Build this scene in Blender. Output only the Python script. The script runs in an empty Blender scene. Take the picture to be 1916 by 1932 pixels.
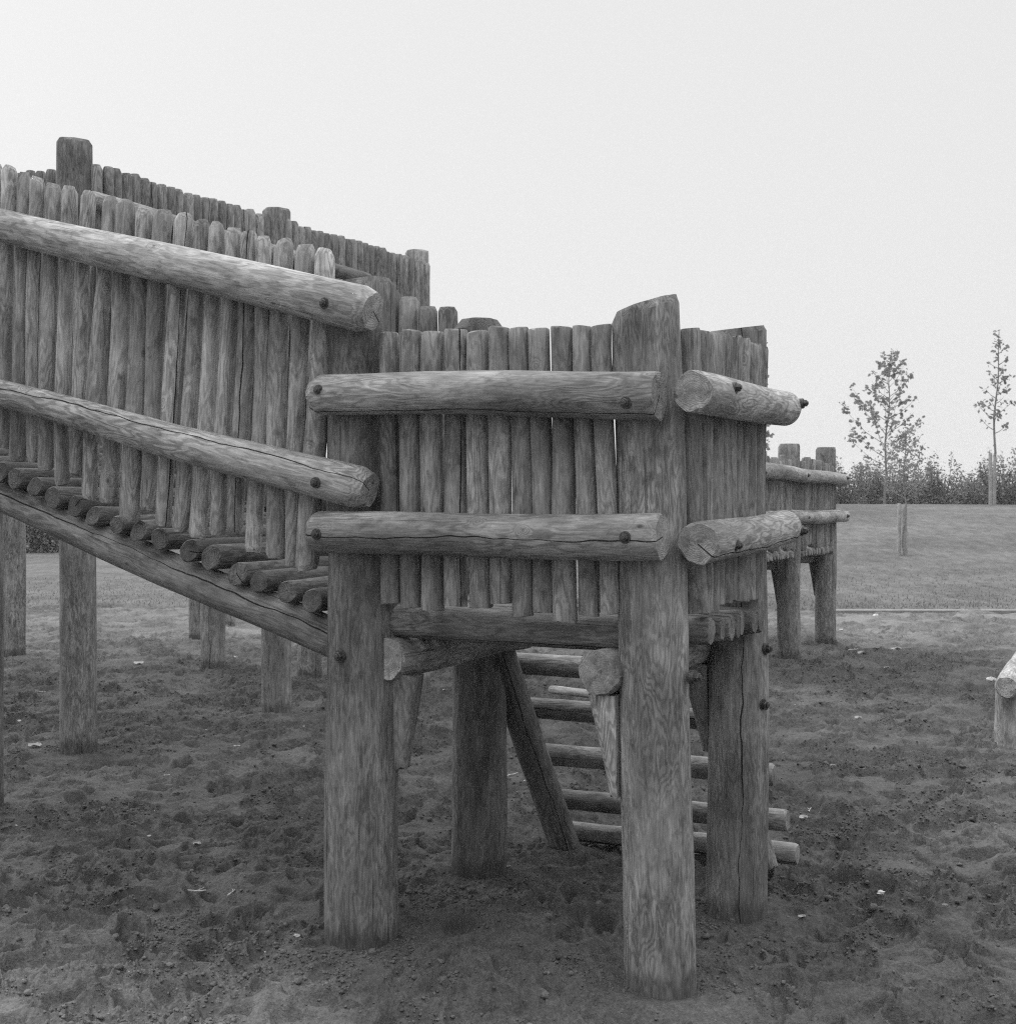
import bpy, math, random
import numpy as np
from mathutils import Vector, Matrix
R = math.radians
random.seed(7)
C = bpy.context.scene
col = C.collection

# ------------------------------------------------------------------ camera
F, CX, HY, H = 2680.0, 958.0, 950.0, 1.6        # focal length / principal column / horizon row (photo units), eye height
cam_d = bpy.data.cameras.new('camera'); cam = bpy.data.objects.new('camera', cam_d); col.objects.link(cam)
cam.location = (0, 0, H); cam.rotation_euler = (R(90), 0, 0)
cam_d.sensor_fit = 'HORIZONTAL'; cam_d.sensor_width = 36; cam_d.lens = 36 * F / 1916
cam_d.shift_y = -16 / 1916
cam_d.clip_start = .05; cam_d.clip_end = 2000
cam_d.dof.use_dof = True; cam_d.dof.focus_distance = 5.2; cam_d.dof.aperture_fstop = 13
C.camera = cam

# ------------------------------------------------------------------ light
SUN_EL, SUN_AZ = R(36), R(-48)      # azimuth clockwise from the view direction: high beyond the fort, veiled
w = bpy.data.worlds.new('World'); C.world = w; w.use_nodes = True
nt = w.node_tree; nt.nodes.clear()
out = nt.nodes.new('ShaderNodeOutputWorld'); bg = nt.nodes.new('ShaderNodeBackground')
sky = nt.nodes.new('ShaderNodeTexSky'); sky.sky_type = 'NISHITA'; sky.sun_disc = False
sky.sun_elevation = SUN_EL; sky.sun_rotation = SUN_AZ; sky.air_density = 1.0; sky.dust_density = 4.0; sky.ozone_density = 0.5
bw = nt.nodes.new('ShaderNodeRGBToBW')
ov = nt.nodes.new('ShaderNodeMath'); ov.operation = 'MULTIPLY_ADD'      # overcast: mostly an even grey layer
ov.inputs[1].default_value = 0.12; ov.inputs[2].default_value = 7.75
nt.links.new(sky.outputs[0], bw.inputs[0]); nt.links.new(bw.outputs[0], ov.inputs[0])
sp_ = nt.nodes.new('ShaderNodeSeparateXYZ'); zr = nt.nodes.new('ShaderNodeMapRange'); ml = nt.nodes.new('ShaderNodeMath')
gm_ = nt.nodes.new('ShaderNodeTexCoord'); zr.interpolation_type = 'SMOOTHSTEP'      # an overcast sky is brightest overhead
zr.inputs[1].default_value = .33; zr.inputs[2].default_value = .85; zr.inputs[3].default_value = 1.0; zr.inputs[4].default_value = 3.2; ml.operation = 'MULTIPLY'
nt.links.new(gm_.outputs['Generated'], sp_.inputs[0]); nt.links.new(sp_.outputs[2], zr.inputs[0]); nt.links.new(ov.outputs[0], ml.inputs[0]); nt.links.new(zr.outputs[0], ml.inputs[1])
nt.links.new(ml.outputs[0], bg.inputs[0]); bg.inputs[1].default_value = 0.10
nt.links.new(bg.outputs[0], out.inputs[0])
sd = bpy.data.lights.new('sun', 'SUN'); so = bpy.data.objects.new('sun', sd); col.objects.link(so)
sd.energy = 1.5; sd.angle = R(10); sd.color = (1, 1, 1)
sv = Vector((math.sin(SUN_AZ) * math.cos(SUN_EL), math.cos(SUN_AZ) * math.cos(SUN_EL), math.sin(SUN_EL)))
so.rotation_euler = sv.to_track_quat('Z', 'Y').to_euler()
C.view_settings.view_transform = 'Standard'; C.view_settings.look = 'None'
C.cycles.use_denoising = False; C.cycles.pixel_filter_type = 'BLACKMAN_HARRIS'; C.cycles.filter_width = 1.15      # keep the grain, as on film
C.view_settings.exposure = 0.0; C.view_settings.gamma = 1.0

# ------------------------------------------------------------------ node helpers
class NT:
    def __init__(s, name):
        s.m = bpy.data.materials.new(name); s.m.use_nodes = True
        s.t = s.m.node_tree; s.t.nodes.clear()
        s.out = s.t.nodes.new('ShaderNodeOutputMaterial'); s.b = s.t.nodes.new('ShaderNodeBsdfPrincipled')
        s.t.links.new(s.b.outputs[0], s.out.inputs[0])
    def _in(s, sock, v):
        if isinstance(v, bpy.types.NodeSocket): s.t.links.new(v, sock)
        else: sock.default_value = v
    def M(s, op, a, b=0.0, c=0.0, clamp=False):
        n = s.t.nodes.new('ShaderNodeMath'); n.operation = op; n.use_clamp = clamp
        s._in(n.inputs[0], a); s._in(n.inputs[1], b); s._in(n.inputs[2], c); return n.outputs[0]
    def V(s, op, a, b=(0, 0, 0), scale=None):
        n = s.t.nodes.new('ShaderNodeVectorMath'); n.operation = op
        s._in(n.inputs[0], a); s._in(n.inputs[1], b)
        if scale is not None: s._in(n.inputs['Scale'], scale)
        return n.outputs['Value'] if op in ('LENGTH', 'DOT_PRODUCT') else n.outputs[0]
    def noise(s, vec, scale, detail=3, rough=.5):
        n = s.t.nodes.new('ShaderNodeTexNoise'); s._in(n.inputs['Vector'], vec)
        n.inputs['Scale'].default_value = scale; n.inputs['Detail'].default_value = detail
        n.inputs['Roughness'].default_value = rough; return n.outputs[0]
    def vor(s, vec, scale):
        n = s.t.nodes.new('ShaderNodeTexVoronoi'); s._in(n.inputs['Vector'], vec)
        n.inputs['Scale'].default_value = scale; return n
    def smooth(s, v, a, b, lo=0.0, hi=1.0):
        n = s.t.nodes.new('ShaderNodeMapRange'); n.interpolation_type = 'SMOOTHSTEP'
        s._in(n.inputs[0], v); n.inputs[1].default_value = a; n.inputs[2].default_value = b
        n.inputs[3].default_value = lo; n.inputs[4].default_value = hi; return n.outputs[0]
    def attr(s, name, kind='OBJECT'):
        n = s.t.nodes.new('ShaderNodeAttribute'); n.attribute_type = kind; n.attribute_name = name; return n.outputs['Fac']
    def grey(s, v):
        n = s.t.nodes.new('ShaderNodeCombineColor')
        for k in range(3): s._in(n.inputs[k], v)
        s.t.links.new(n.outputs[0], s.b.inputs['Base Color'])
    def bump(s, h, dist, strength=1.0):
        n = s.t.nodes.new('ShaderNodeBump'); n.inputs['Distance'].default_value = dist; n.inputs['Strength'].default_value = strength
        s._in(n.inputs['Height'], h); s.t.links.new(n.outputs[0], s.b.inputs['Normal']); return n
    def rough(s, v, spec=.3):
        s._in(s.b.inputs['Roughness'], v); s.b.inputs['Specular IOR Level'].default_value = spec

def make_wood():
    n = NT('weathered_pine')
    tc = n.t.nodes.new('ShaderNodeTexCoord').outputs['Object']
    oi = n.t.nodes.new('ShaderNodeObjectInfo').outputs['Random']
    tone, crack, crack_on = n.attr('tone'), n.attr('crack'), n.attr('crack_on')
    ox = n.t.nodes.new('ShaderNodeCombineXYZ')
    for k, f in enumerate((37., 91., 53.)): n._in(ox.inputs[k], n.M('MULTIPLY', oi, f))
    off = ox.outputs[0]
    sep = n.t.nodes.new('ShaderNodeSeparateXYZ'); n._in(sep.inputs[0], tc)
    x, y, z = sep.outputs
    rho = n.M('SQRT', n.M('ADD', n.M('MULTIPLY', x, x), n.M('MULTIPLY', y, y)))
    def q(sx, sz): return n.V('ADD', n.V('MULTIPLY', tc, (sx, sx, sz)), off)
    n1 = n.noise(q(7, 1.5), 1.0, 2.5, .5)
    n2 = n.noise(q(30, 6.5), 1.0, 2, .5)
    # knots
    kv = n.vor(q(7.5, 5.0), 1.0)
    ks = n.t.nodes.new('ShaderNodeSeparateColor'); n._in(ks.inputs[0], kv.outputs['Color'])
    kon = n.M('GREATER_THAN', ks.outputs[0], .35)
    kd = kv.outputs['Distance']
    kb = n.M('MULTIPLY', n.M('EXPONENT', n.M('MULTIPLY', n.M('MULTIPLY', kd, kd), -70.0)), kon)
    field = n.M('ADD', n.M('ADD', rho, n.M('MULTIPLY', n1, n.M('MULTIPLY_ADD', n.M('FRACT', n.M('MULTIPLY', oi, 3.7)), .12, .08))), n.M('ADD', n.M('MULTIPLY', n2, n.M('MULTIPLY_ADD', n.attr('foot'), .026, .030)), n.M('MULTIPLY', kb, .035)))
    ring = n.M('SINE', n.M('MULTIPLY', field, 2 * math.pi / .0085))
    ring = n.smooth(ring, -.6, .95)
    ring = n.M('MULTIPLY', ring, n.smooth(n.noise(q(5, 2), 1.0, 2), .3, .62, .35, 1.0))
    fib = n.noise(q(150, 14), 1.0, 3, .65)
    fib2 = n.noise(q(58, 7), 1.0, 3, .6)
    stain = n.noise(q(4.5, 1.4), 1.0, 3, .6)
    spots = n.noise(q(26, 14), 1.0, 4, .65)
    # seasoning cracks: one long wandering line per log, plus fine checks
    ang = n.M('ARCTAN2', y, x)
    wob = n.M('MULTIPLY', n.M('SUBTRACT', n.noise(n.V('MULTIPLY', n.V('ADD', tc, off), (0, 0, 2.4)), 1.0, 3, .6), .5), .9)
    d = n.M('ABSOLUTE', n.M('SUBTRACT', n.M('ADD', ang, wob), crack))
    dm = n.M('MULTIPLY', d, rho)
    cw = n.smooth(n.noise(n.V('MULTIPLY', n.V('ADD', tc, off), (0, 0, 1.7)), 1.0, 1), .33, .62, .0, .0021)
    cr = n.M('MULTIPLY', n.M('SUBTRACT', 1.0, n.smooth(n.M('SUBTRACT', dm, cw), 0.0, .0012)), crack_on)
    chk = n.smooth(n.noise(q(60, 1.5), 1.0, 1, .3), .70, .76)
    chk = n.M('MULTIPLY', chk, n.smooth(n.noise(q(3, 4), 1.0, 2), .45, .6))
    knot = n.M('MULTIPLY', n.M('SUBTRACT', 1.0, n.smooth(n.M('ADD', kd, n.M('MULTIPLY', fib2, .10)), .06, .135)), kon)
    v = n.M('ADD', n.M('MULTIPLY', ring, n.M('MULTIPLY_ADD', n.M('FRACT', n.M('MULTIPLY', oi, 7.3)), -.20, n.M('MULTIPLY_ADD', n.attr('foot'), -.04, -.36))), 1.25)
    v = n.M('MULTIPLY', v, n.M('MULTIPLY_ADD', fib, 1.0, .5))
    v = n.M('MULTIPLY', v, n.M('MULTIPLY_ADD', fib2, n.M('MULTIPLY_ADD', n.attr('foot'), .6, .7), n.M('MULTIPLY_ADD', n.attr('foot'), -.3, .65)))
    v = n.M('MULTIPLY', v, n.smooth(stain, .3, .7, .62, 1.34))
    v = n.M('MULTIPLY', v, n.smooth(spots, .30, .46, .62, 1.0))
    v = n.M('MULTIPLY', v, n.M('MULTIPLY_ADD', knot, -.62, 1.0))
    v = n.M('MULTIPLY', v, n.M('MULTIPLY_ADD', cr, -.9, 1.0))
    v = n.M('MULTIPLY', v, n.M('MULTIPLY_ADD', chk, -.45, 1.0))
    v = n.M('MULTIPLY', v, n.M('MULTIPLY_ADD', oi, .30, .85))
    blot = n.noise(q(22, 8), 1.0, 4, .65)
    v = n.M('MULTIPLY', v, n.smooth(blot, .33, .67, .80, 1.18))
    foot = n.M('MULTIPLY', n.M('SUBTRACT', 1.0, n.smooth(n.M('ADD', z, n.M('MULTIPLY', n.noise(q(22, 6), 1.0, 3, .6), -.13)), .22, .28)), n.attr('foot'))
    v = n.M('MULTIPLY', v, n.M('MULTIPLY_ADD', foot, -.5, 1.0))       # damp stain at the foot of buried posts
    n.grey(n.M('MULTIPLY', v, tone))
    h = n.M('ADD', n.M('MULTIPLY', ring, -.22), n.M('ADD', n.M('MULTIPLY', fib, .55), n.M('ADD', n.M('MULTIPLY', fib2, .8), n.M('ADD', n.M('MULTIPLY', cr, -3.0), n.M('MULTIPLY', chk, -1.0)))))
    n.bump(h, .0028, 1.0); n.rough(n.smooth(fib2, .3, .7, .72, .9), .25)
    return n.m
WOOD = make_wood()

def make_sand():
    n = NT('damp_sand')
    tc = n.t.nodes.new('ShaderNodeTexCoord').outputs['Object']
    big = n.noise(tc, .45, 3, .55); mid = n.noise(tc, 3.2, 4, .6); gr = n.noise(tc, 120., 2, .7); gm = n.noise(tc, 42., 3, .65)
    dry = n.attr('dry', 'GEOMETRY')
    v = n.smooth(big, .3, .7, .88, 1.12)
    v = n.M('MULTIPLY', v, n.smooth(mid, .25, .75, .85, 1.16))
    v = n.M('MULTIPLY', v, n.smooth(gr, .25, .75, .78, 1.22))
    v = n.M('MULTIPLY', v, n.smooth(gm, .25, .75, .78, 1.22))
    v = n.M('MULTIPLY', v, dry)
    n.grey(v)
    n.bump(n.M('ADD', n.M('MULTIPLY', gm, 1.0), n.M('MULTIPLY', gr, .5)), .009, 1.0); n.rough(.95, .1)
    return n.m
SAND = make_sand()

def make_grass():
    n = NT('mown_grass')
    tc = n.t.nodes.new('ShaderNodeTexCoord').outputs['Object']
    a = n.noise(tc, .35, 4, .6); b = n.noise(n.V('MULTIPLY', tc, (1, .35, 1)), 4.5, 4, .7); c = n.noise(tc, 22, 2, .6)
    v = n.M('MULTIPLY', n.smooth(a, .25, .75, .78, 1.22), n.smooth(b, .25, .75, .72, 1.25))
    v = n.M('MULTIPLY', v, n.smooth(c, .25, .75, .75, 1.2))
    n.grey(n.M('MULTIPLY', v, .115)); n.bump(n.M('ADD', b, c), .03, .5); n.rough(.95, .1)
    return n.m
GRASS = make_grass()

def plain(name, val, rough=.8, var=.2, scale=30, spec=.3, trans=0.0, metal=0.0):
    n = NT(name)
    tc = n.t.nodes.new('ShaderNodeTexCoord').outputs['Object']
    oi = n.t.nodes.new('ShaderNodeObjectInfo').outputs['Random']
    ns = n.noise(tc, scale, 3, .6)
    v = n.M('MULTIPLY', n.smooth(ns, .25, .75, 1 - var, 1 + var), n.M('MULTIPLY_ADD', oi, .2 * (var > 0), .9))
    n.grey(n.M('MULTIPLY', v, val)); n.rough(rough, spec); n.b.inputs['Metallic'].default_value = metal
    n.bump(ns, .002, .5)
    if trans:
        tr = n.t.nodes.new('ShaderNodeBsdfTranslucent'); mx = n.t.nodes.new('ShaderNodeMixShader'); mx.inputs[0].default_value = trans
        tr.inputs[0].default_value = (val, val, val, 1)
        n.t.links.new(n.b.outputs[0], mx.inputs[1]); n.t.links.new(tr.outputs[0], mx.inputs[2]); n.t.links.new(mx.outputs[0], n.out.inputs[0])
    return n.m
METAL = plain('rusty_steel', .065, .55, .45, 180, .5, 0, .5)
LEAF_S = plain('sapling_leaf', .22, .6, .3, 9, .3, .45)
LEAF_B = plain('shrub_leaf', .20, .7, .5, 2.2, .2, .45)
BARK = plain('young_bark', .17, .9, .3, 20)
BARK_D = plain('shrub_stem', .06, .9, .3, 20)
STAKE = plain('stake_timber', .26, .85, .25, 14)
PALE = plain('dry_leaf', .3, .8, .25, 60, .2)
STRAW = plain('dry_twig', .36, .85, .3, 80, .2)
PAPER = plain('crumpled_paper', .5, .8, .12, 60, .2)
STONE = plain('pale_pebble', .33, .9, .2, 60, .2)
EDGE = plain('pale_edging', .17, .9, .2, 8)
BLADE = plain('grass_blade', .13, .8, .35, 1.5, .2, .25)

# ------------------------------------------------------------------ object helpers
def tag(o, label=None, cat=None, group=None, kind=None):
    if label: o['label'] = label
    if cat: o['category'] = cat
    if group: o['group'] = group
    if kind: o['kind'] = kind
    return o
def thing(name, loc, label, cat, group=None):
    o = bpy.data.objects.new(name, None); col.objects.link(o); o.location = loc; o.empty_display_size = .2
    return tag(o, label, cat, group)
WM = {}
def put(o, M, parent=None):
    WM[o.name] = M
    if parent is None: o.matrix_basis = M
    else:
        o.parent = parent
        o.matrix_basis = (WM[parent.name] if parent.name in WM else Matrix.Translation(parent.location)).inverted() @ M
    return o
def link_mesh(name, vs, fs, mat, M=None, parent=None, smooth=True, sharp=38):
    me = bpy.data.meshes.new(name); me.from_pydata([tuple(v) for v in vs], [], fs); me.materials.append(mat); me.update()
    if smooth:
        me.polygons.foreach_set('use_smooth', [True] * len(me.polygons))
        if sharp: me.set_sharp_from_angle(angle=R(sharp))
    o = bpy.data.objects.new(name, me); col.objects.link(o)
    return put(o, M if M is not None else Matrix.Identity(4), parent)

def frame_mat(a, wdir, toward=None):
    """local Z along the log, local X turned to the given side (the viewing side by default)"""
    wd = Vector(wdir).normalized()
    c = (Vector(toward) if toward is not None else Vector((0, 0, H)) - Vector(a))
    c = c - wd * c.dot(wd)
    if c.length < 1e-4: c = wd.orthogonal()
    c.normalize(); yv = wd.cross(c)
    return Matrix(((c.x, yv.x, wd.x, a[0]), (c.y, yv.y, wd.y, a[1]), (c.z, yv.z, wd.z, a[2]), (0, 0, 0, 1)))

def log(name, a, b, r0, r1=None, parent=None, n=28, seg=None, ch0=(.25, .02), ch1=(.25, .02), tilt0=(0, 0), tilt1=(0, 0),
        wob=.035, bend=.006, tone=.21, crack=None, seed=None, mat=None, cr_on=None):
    """a round pole from a to b: slightly crooked and lumpy, chamfered or sawn ends"""
    rnd = random.Random(seed if seed is not None else random.random())
    a, b = Vector(a), Vector(b); r1 = r1 if r1 is not None else r0
    L = (b - a).length; seg = seg or max(8, int(L / .07))
    ph = [rnd.uniform(0, 6.28) for _ in range(14)]
    fz = [rnd.uniform(2.5, 5), rnd.uniform(5, 9), rnd.uniform(9, 16), rnd.uniform(1.2, 2.6), rnd.uniform(1.2, 2.6)]
    lumps = [(rnd.uniform(0, L), rnd.uniform(0, 6.28), rnd.uniform(.03, .10), rnd.uniform(.02, .045)) for _ in range(int(L * 2.2) + 1)]
    (c0, l0), (c1, l1) = ch0, ch1
    zs = [(0, 1 - c0)] + ([(l0, 1.0)] if c0 else [])
    inner = [l0 + (L - l0 - l1) * k / seg for k in range(1, seg)]
    zs += [(z, 1.0) for z in inner]
    zs += ([(L - l1, 1.0)] if c1 else []) + [(L, 1 - c1)]
    def rad(z, th):
        t = z / L; r = r0 + (r1 - r0) * t
        k = math.cos(2 * th + ph[0] + z * 1.1) * .6 + math.cos(3 * th + ph[1] + fz[0] * z * .5) * .4 + math.sin(fz[1] * z + ph[2] + th) * .5 \
            + math.sin(fz[2] * z + ph[3] + 2 * th) * .25 + math.sin(fz[0] * z + ph[4]) * .5
        for (lz, lt, la, lw) in lumps:
            dz = (z - lz) / (lw * 1.8); dt = math.remainder(th - lt, 6.283) * r / lw
            e = dz * dz + dt * dt
            if e < 6: k += la / wob * math.exp(-e) * .7 if wob > 0 else 0
        return r * (1 + wob * k)
    def cen(z):
        e = math.sin(math.pi * z / L)
        return (bend * (math.sin(fz[3] * z + ph[5]) * e + .5 * math.sin(fz[0] * z + ph[7])) , bend * (math.sin(fz[4] * z + ph[6]) * e + .5 * math.cos(fz[0] * z + ph[8])))
    vs, fs = [], []
    m = len(zs)
    for i, (z, s) in enumerate(zs):
        cx, cy = cen(z)
        for k in range(n):
            th = 2 * math.pi * k / n; rr = rad(z, th) * s
            if s < 1: rr *= 1 + .06 * math.sin(3 * th + ph[9]) + .04 * math.sin(7 * th + ph[10])
            x, y = rr * math.cos(th), rr * math.sin(th); zz = z
            if i < 2 and (tilt0[0] or tilt0[1]): zz = z + tilt0[0] * x + tilt0[1] * y
            if i >= m - 2 and (tilt1[0] or tilt1[1]): zz = z + tilt1[0] * x + tilt1[1] * y
            vs.append((x + cx, y + cy, zz))
    for i in range(m - 1):
        for k in range(n):
            k2 = (k + 1) % n; fs.append((i * n + k, i * n + k2, (i + 1) * n + k2, (i + 1) * n + k))
    for end, base in ((0, 0), (1, (m - 1) * n)):
        z = zs[0 if end == 0 else -1][0]; cx, cy = cen(z); tl = tilt0 if end == 0 else tilt1
        prev = list(range(base, base + n))
        for q in (.62, .3):
            cur = []
            for k in range(n):
                px, py, pz = vs[base + k]
                cur.append(len(vs)); x, y = (px - cx) * q, (py - cy) * q
                vs.append((cx + x, cy + y, z + tl[0] * x + tl[1] * y + rnd.uniform(-1, 1) * r0 * .012))
            for k in range(n):
                k2 = (k + 1) % n
                fs.append((prev[k2], prev[k], cur[k], cur[k2]) if end == 0 else (prev[k], prev[k2], cur[k2], cur[k]))
            prev = cur
        ci = len(vs); vs.append((cx, cy, z))
        for k in range(n):
            k2 = (k + 1) % n
            fs.append((prev[k2], prev[k], ci) if end == 0 else (prev[k], prev[k2], ci))
    M = frame_mat(a, b - a)
    o = link_mesh(name, vs, fs, mat or WOOD, M, parent)
    o['tone'] = float(tone * .90 * rnd.uniform(.93, 1.07)); o['crack'] = float(crack if crack is not None else rnd.uniform(-1.4, 1.4))
    o['foot'] = 0.0
    o['crack_on'] = float(cr_on) if cr_on is not None else 1.0 if (crack is not None or rnd.random() < .28) else 0.0
    return o

def bolt(pos, nrm, parent, s=1.0):
    vs, fs = [], []
    def disc(r, z0, z1, n, rot=0, top=1.0):
        b0 = len(vs)
        for z, q in ((z0, 1), (z1 - (z1 - z0) * .2, 1), (z1, top)):
            for k in range(n):
                t = 2 * math.pi * k / n + rot; vs.append((r * q * math.cos(t), r * q * math.sin(t), z))
        for i in range(2):
            for k in range(n):
                k2 = (k + 1) % n; fs.append((b0 + i * n + k, b0 + i * n + k2, b0 + (i + 1) * n + k2, b0 + (i + 1) * n + k))
        fs.append(tuple(b0 + 2 * n + k for k in range(n)))
    disc(.0235 * s, -.016 * s, .004 * s, 24, 0, .93); disc(.0165 * s, .004 * s, .019 * s, 6, random.random(), .86); disc(.0085 * s, .019 * s, .025 * s, 12, 0, .8)
    return link_mesh('bolt', vs, fs, METAL, frame_mat(pos, nrm), parent, sharp=30)

def bracket(top, out_dir, side_dir, wtop, wbot, height, thick, parent, tone=.2):
    """half-round timber bracket: flat against the post, tapering downwards"""
    vs, fs = [], []; n, m = 14, 8
    od, sd_ = Vector(out_dir), Vector(side_dir)
    M = Matrix(((od.x, sd_.x, 0, top[0]), (od.y, sd_.y, 0, top[1]), (0, 0, 1, top[2]), (0, 0, 0, 1)))
    for i in range(m + 1):
        t = i / m; W = wtop + (wbot - wtop) * t; T = thick * (1 - .35 * t)
        for k in range(n + 1):
            p = -math.pi / 2 + math.pi * k / n
            vs.append((W * max(0, math.cos(p)) ** .6, T * math.sin(p), -height * t + .006 * math.sin(5 * t + k)))
    for i in range(m):
        for k in range(n): a = i * (n + 1) + k; fs.append((a, a + n + 1, a + n + 2, a + 1))
        fs.append((i * (n + 1), i * (n + 1) + n, (i + 1) * (n + 1) + n, (i + 1) * (n + 1)))
    fs.append(tuple(range(n + 1))); fs.append(tuple(reversed(range(m * (n + 1), (m + 1) * (n + 1)))))
    o = link_mesh('bracket', vs, fs, WOOD, M, parent); o['tone'] = tone * .9; o['crack'] = .3; o['crack_on'] = 0.0
    return o

# ------------------------------------------------------------------ measuring helpers
def gpt(x, y, r=0.0):
    """ground point of a post whose front foot shows at photo position x, y"""
    Z = H * F / (y - HY) + r
    return Vector(((x - CX) / F * Z, Z, 0))
class Wall:
    """vertical plane through P along d; distances 'off' count outwards to the visible side"""
    def __init__(s, P, d, nrm): s.P, s.d, s.n = Vector(P), Vector(d).normalized(), Vector(nrm).normalized()
    def at(s, x, y, off=0.0):
        k = (x - CX) / F
        Z = (off + s.P.x * s.n.x + s.P.y * s.n.y) / (k * s.n.x + s.n.y)
        return Vector((k * Z, Z, H - (y - HY) / F * Z))
    def px(s, v, p): return v * p.y / F

# ------------------------------------------------------------------ numpy noise and terrain
rs = np.random.RandomState(3)
PERM = rs.rand(512, 512)
def vnoise(x, y, f, ox=0.0, oy=0.0):
    x = x * f + ox; y = y * f + oy
    xi = np.floor(x).astype(np.int64); yi = np.floor(y).astype(np.int64); fx = x - xi; fy = y - yi
    fx = fx * fx * fx * (fx * (fx * 6 - 15) + 10); fy = fy * fy * fy * (fy * (fy * 6 - 15) + 10)
    a = PERM[xi % 512, yi % 512]; b = PERM[(xi + 1) % 512, yi % 512]; c = PERM[xi % 512, (yi + 1) % 512]; d = PERM[(xi + 1) % 512, (yi + 1) % 512]
    return (a + (b - a) * fx) * (1 - fy) + (c + (d - c) * fx) * fy - .5
def rot(x, y, a): return x * math.cos(a) - y * math.sin(a), x * math.sin(a) + y * math.cos(a)
def fbm(x, y, f, oct=4, g=.5, seed=0):
    s = 0; amp = 1
    for k in range(oct):
        xx, yy = rot(x, y, .7 * k + seed); s = s + amp * vnoise(xx, yy, f, 17.3 * k + seed, 5.1 * k); f *= 2.03; amp *= g
    return s
def sstep(x, a, b):
    t = np.clip((x - a) / (b - a), 0, 1); return t * t * (3 - 2 * t)
# footprints
FP = []
_r = random.Random(11)
for _ in range(2300):
    yy = 3.0 + 17.5 * _r.random() ** .8; xx = _r.uniform(-.52, .52) * yy
    FP.append((xx, yy, _r.uniform(0, math.pi), _r.uniform(.10, .16), _r.uniform(.045, .075), _r.uniform(.012, .034), _r.uniform(-.5, .5)))
for _ in range(5200):      # scuffs and toe marks, small and sharp edged
    yy = 3.4 + 14.5 * _r.random() ** .75; xx = _r.uniform(-.45, .45) * yy
    FP.append((xx, yy, _r.uniform(0, math.pi), _r.uniform(.035, .085), _r.uniform(.02, .045), _r.uniform(.010, .024), _r.uniform(-.5, .5)))
# heavier dents near the viewer
for (px, py, L_, W_, D_) in ((60, 1610, .16, .09, .05), (250, 1700, .17, .07, .04), (205, 1590, .12, .07, .04), (640, 1690, .14, .07, .035), (1100, 1790, .18, .09, .03), (440, 1760, .2, .07, .03), (1650, 1700, .16, .08, .04), (1500, 1660, .2, .06, .03)):
    g = gpt(px, py); FP.append((g.x, g.y, _r.uniform(0, .6), L_, W_, D_, 0))
POSTS_XY = []
def sand_h(x, y, full=True):
    wx = .055 * fbm(x, y, 4.2, 3, .6, 12.1); wy = .055 * fbm(x, y, 4.2, 3, .6, 15.7)      # crumbled, irregular outlines
    X, Y = x + wx, y + wy
    base = .030 * fbm(x, y, .8, 3, .5, 1.3) + .056 * fbm(X, Y, 2.4, 2, .45, 4.4) + .030 * np.abs(fbm(X, Y, 6.5, 2, .5, 21.0))
    ridg = (np.abs(fbm(X, Y, 4.6, 3, .55, 2.2)) * -.095 + .02)
    rough = sstep(fbm(x, y, 2.3, 3, .6, 7.7), -.20, .10)
    h = base + ridg * (.35 + .65 * rough)
    dent = np.zeros_like(h); flat = np.zeros_like(h)
    if full:
        near = FP if y.ndim == 2 else [f for f in FP if abs(f[0] - x[0]) < .5 and abs(f[1] - y[0]) < .5]
        for (cx, cy, a, L_, W_, D_, sk) in near:
            Rr = L_ * 1.7 + .06
            if y.ndim == 2:
                r0 = np.searchsorted(y[:, 0], cy - Rr); r1 = np.searchsorted(y[:, 0], cy + Rr)
                if r1 <= r0: continue
                k = x[r0, :] / y[r0, 0]
                c0 = np.searchsorted(k, (cx - Rr) / cy - .02); c1 = np.searchsorted(k, (cx + Rr) / cy + .02)
                if c1 <= c0: continue
                sl = (slice(r0, r1), slice(c0, c1))
            else: sl = (slice(None),)
            dx = X[sl] - cx; dy = Y[sl] - cy
            u = (dx * math.cos(a) + dy * math.sin(a)) / L_; v = (-dx * math.sin(a) + dy * math.cos(a)) / (W_ * (1 - .25 * np.clip(u, -1, 1) * sk))
            q = np.sqrt(u * u + v * v)
            ins = 1 - sstep(q, .70, 1.0)
            rim = np.exp(-((q - 1.15) / .22) ** 2)
            dent[sl] += -D_ * ins * (1 + .7 * u) + D_ * .45 * rim * (1 + .6 * u)
            flat[sl] = np.maximum(flat[sl], ins * .8)
    h = h + np.clip(dent, -.05, .04)
    k = (.07 + .93 * rough) * (1 - .8 * flat)
    cl = lambda v, m: m * np.tanh(np.abs(v) / m)
    c1 = cl(fbm(X, Y, 17, 2, .5, 9.1), .22) - .1; c2 = cl(fbm(x + wx * .5, y, 34, 1, .6, 3.3), .22) - .1; c3 = cl(vnoise(x, y, 66, 1.7, 8.8), .25) - .1
    h = h + k * (.034 * c1 + .038 * c2 + .026 * c3) + .007 * c3 * (1 - .6 * flat)
    for (px, py, r) in POSTS_XY:      # sand heaped and scuffed round the posts
        d = np.hypot(x - px, y - py); h = h + .018 * np.exp(-((d - r * 1.25) / (.10)) ** 2) - .012 * np.exp(-((d - .42) / .12) ** 2)
    for (px, py, r) in POSTS_XY:
        g_ = np.exp(-(np.hypot(x - px, y - py) / .34) ** 2); h = h * (1 - .85 * g_) + .004 * g_
    if full == 'both': return h - .012, rough * (1 - .7 * flat)
    return h - .012
def hill_z(x, y):
    x = np.asarray(x, float); y = np.asarray(y, float)
    return 1.50 * sstep(y, 21, 50) * sstep(x, -1, 10) + .05 * fbm(x, y, .12, 2, .5, 2)* sstep(y, 22, 30)
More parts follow.
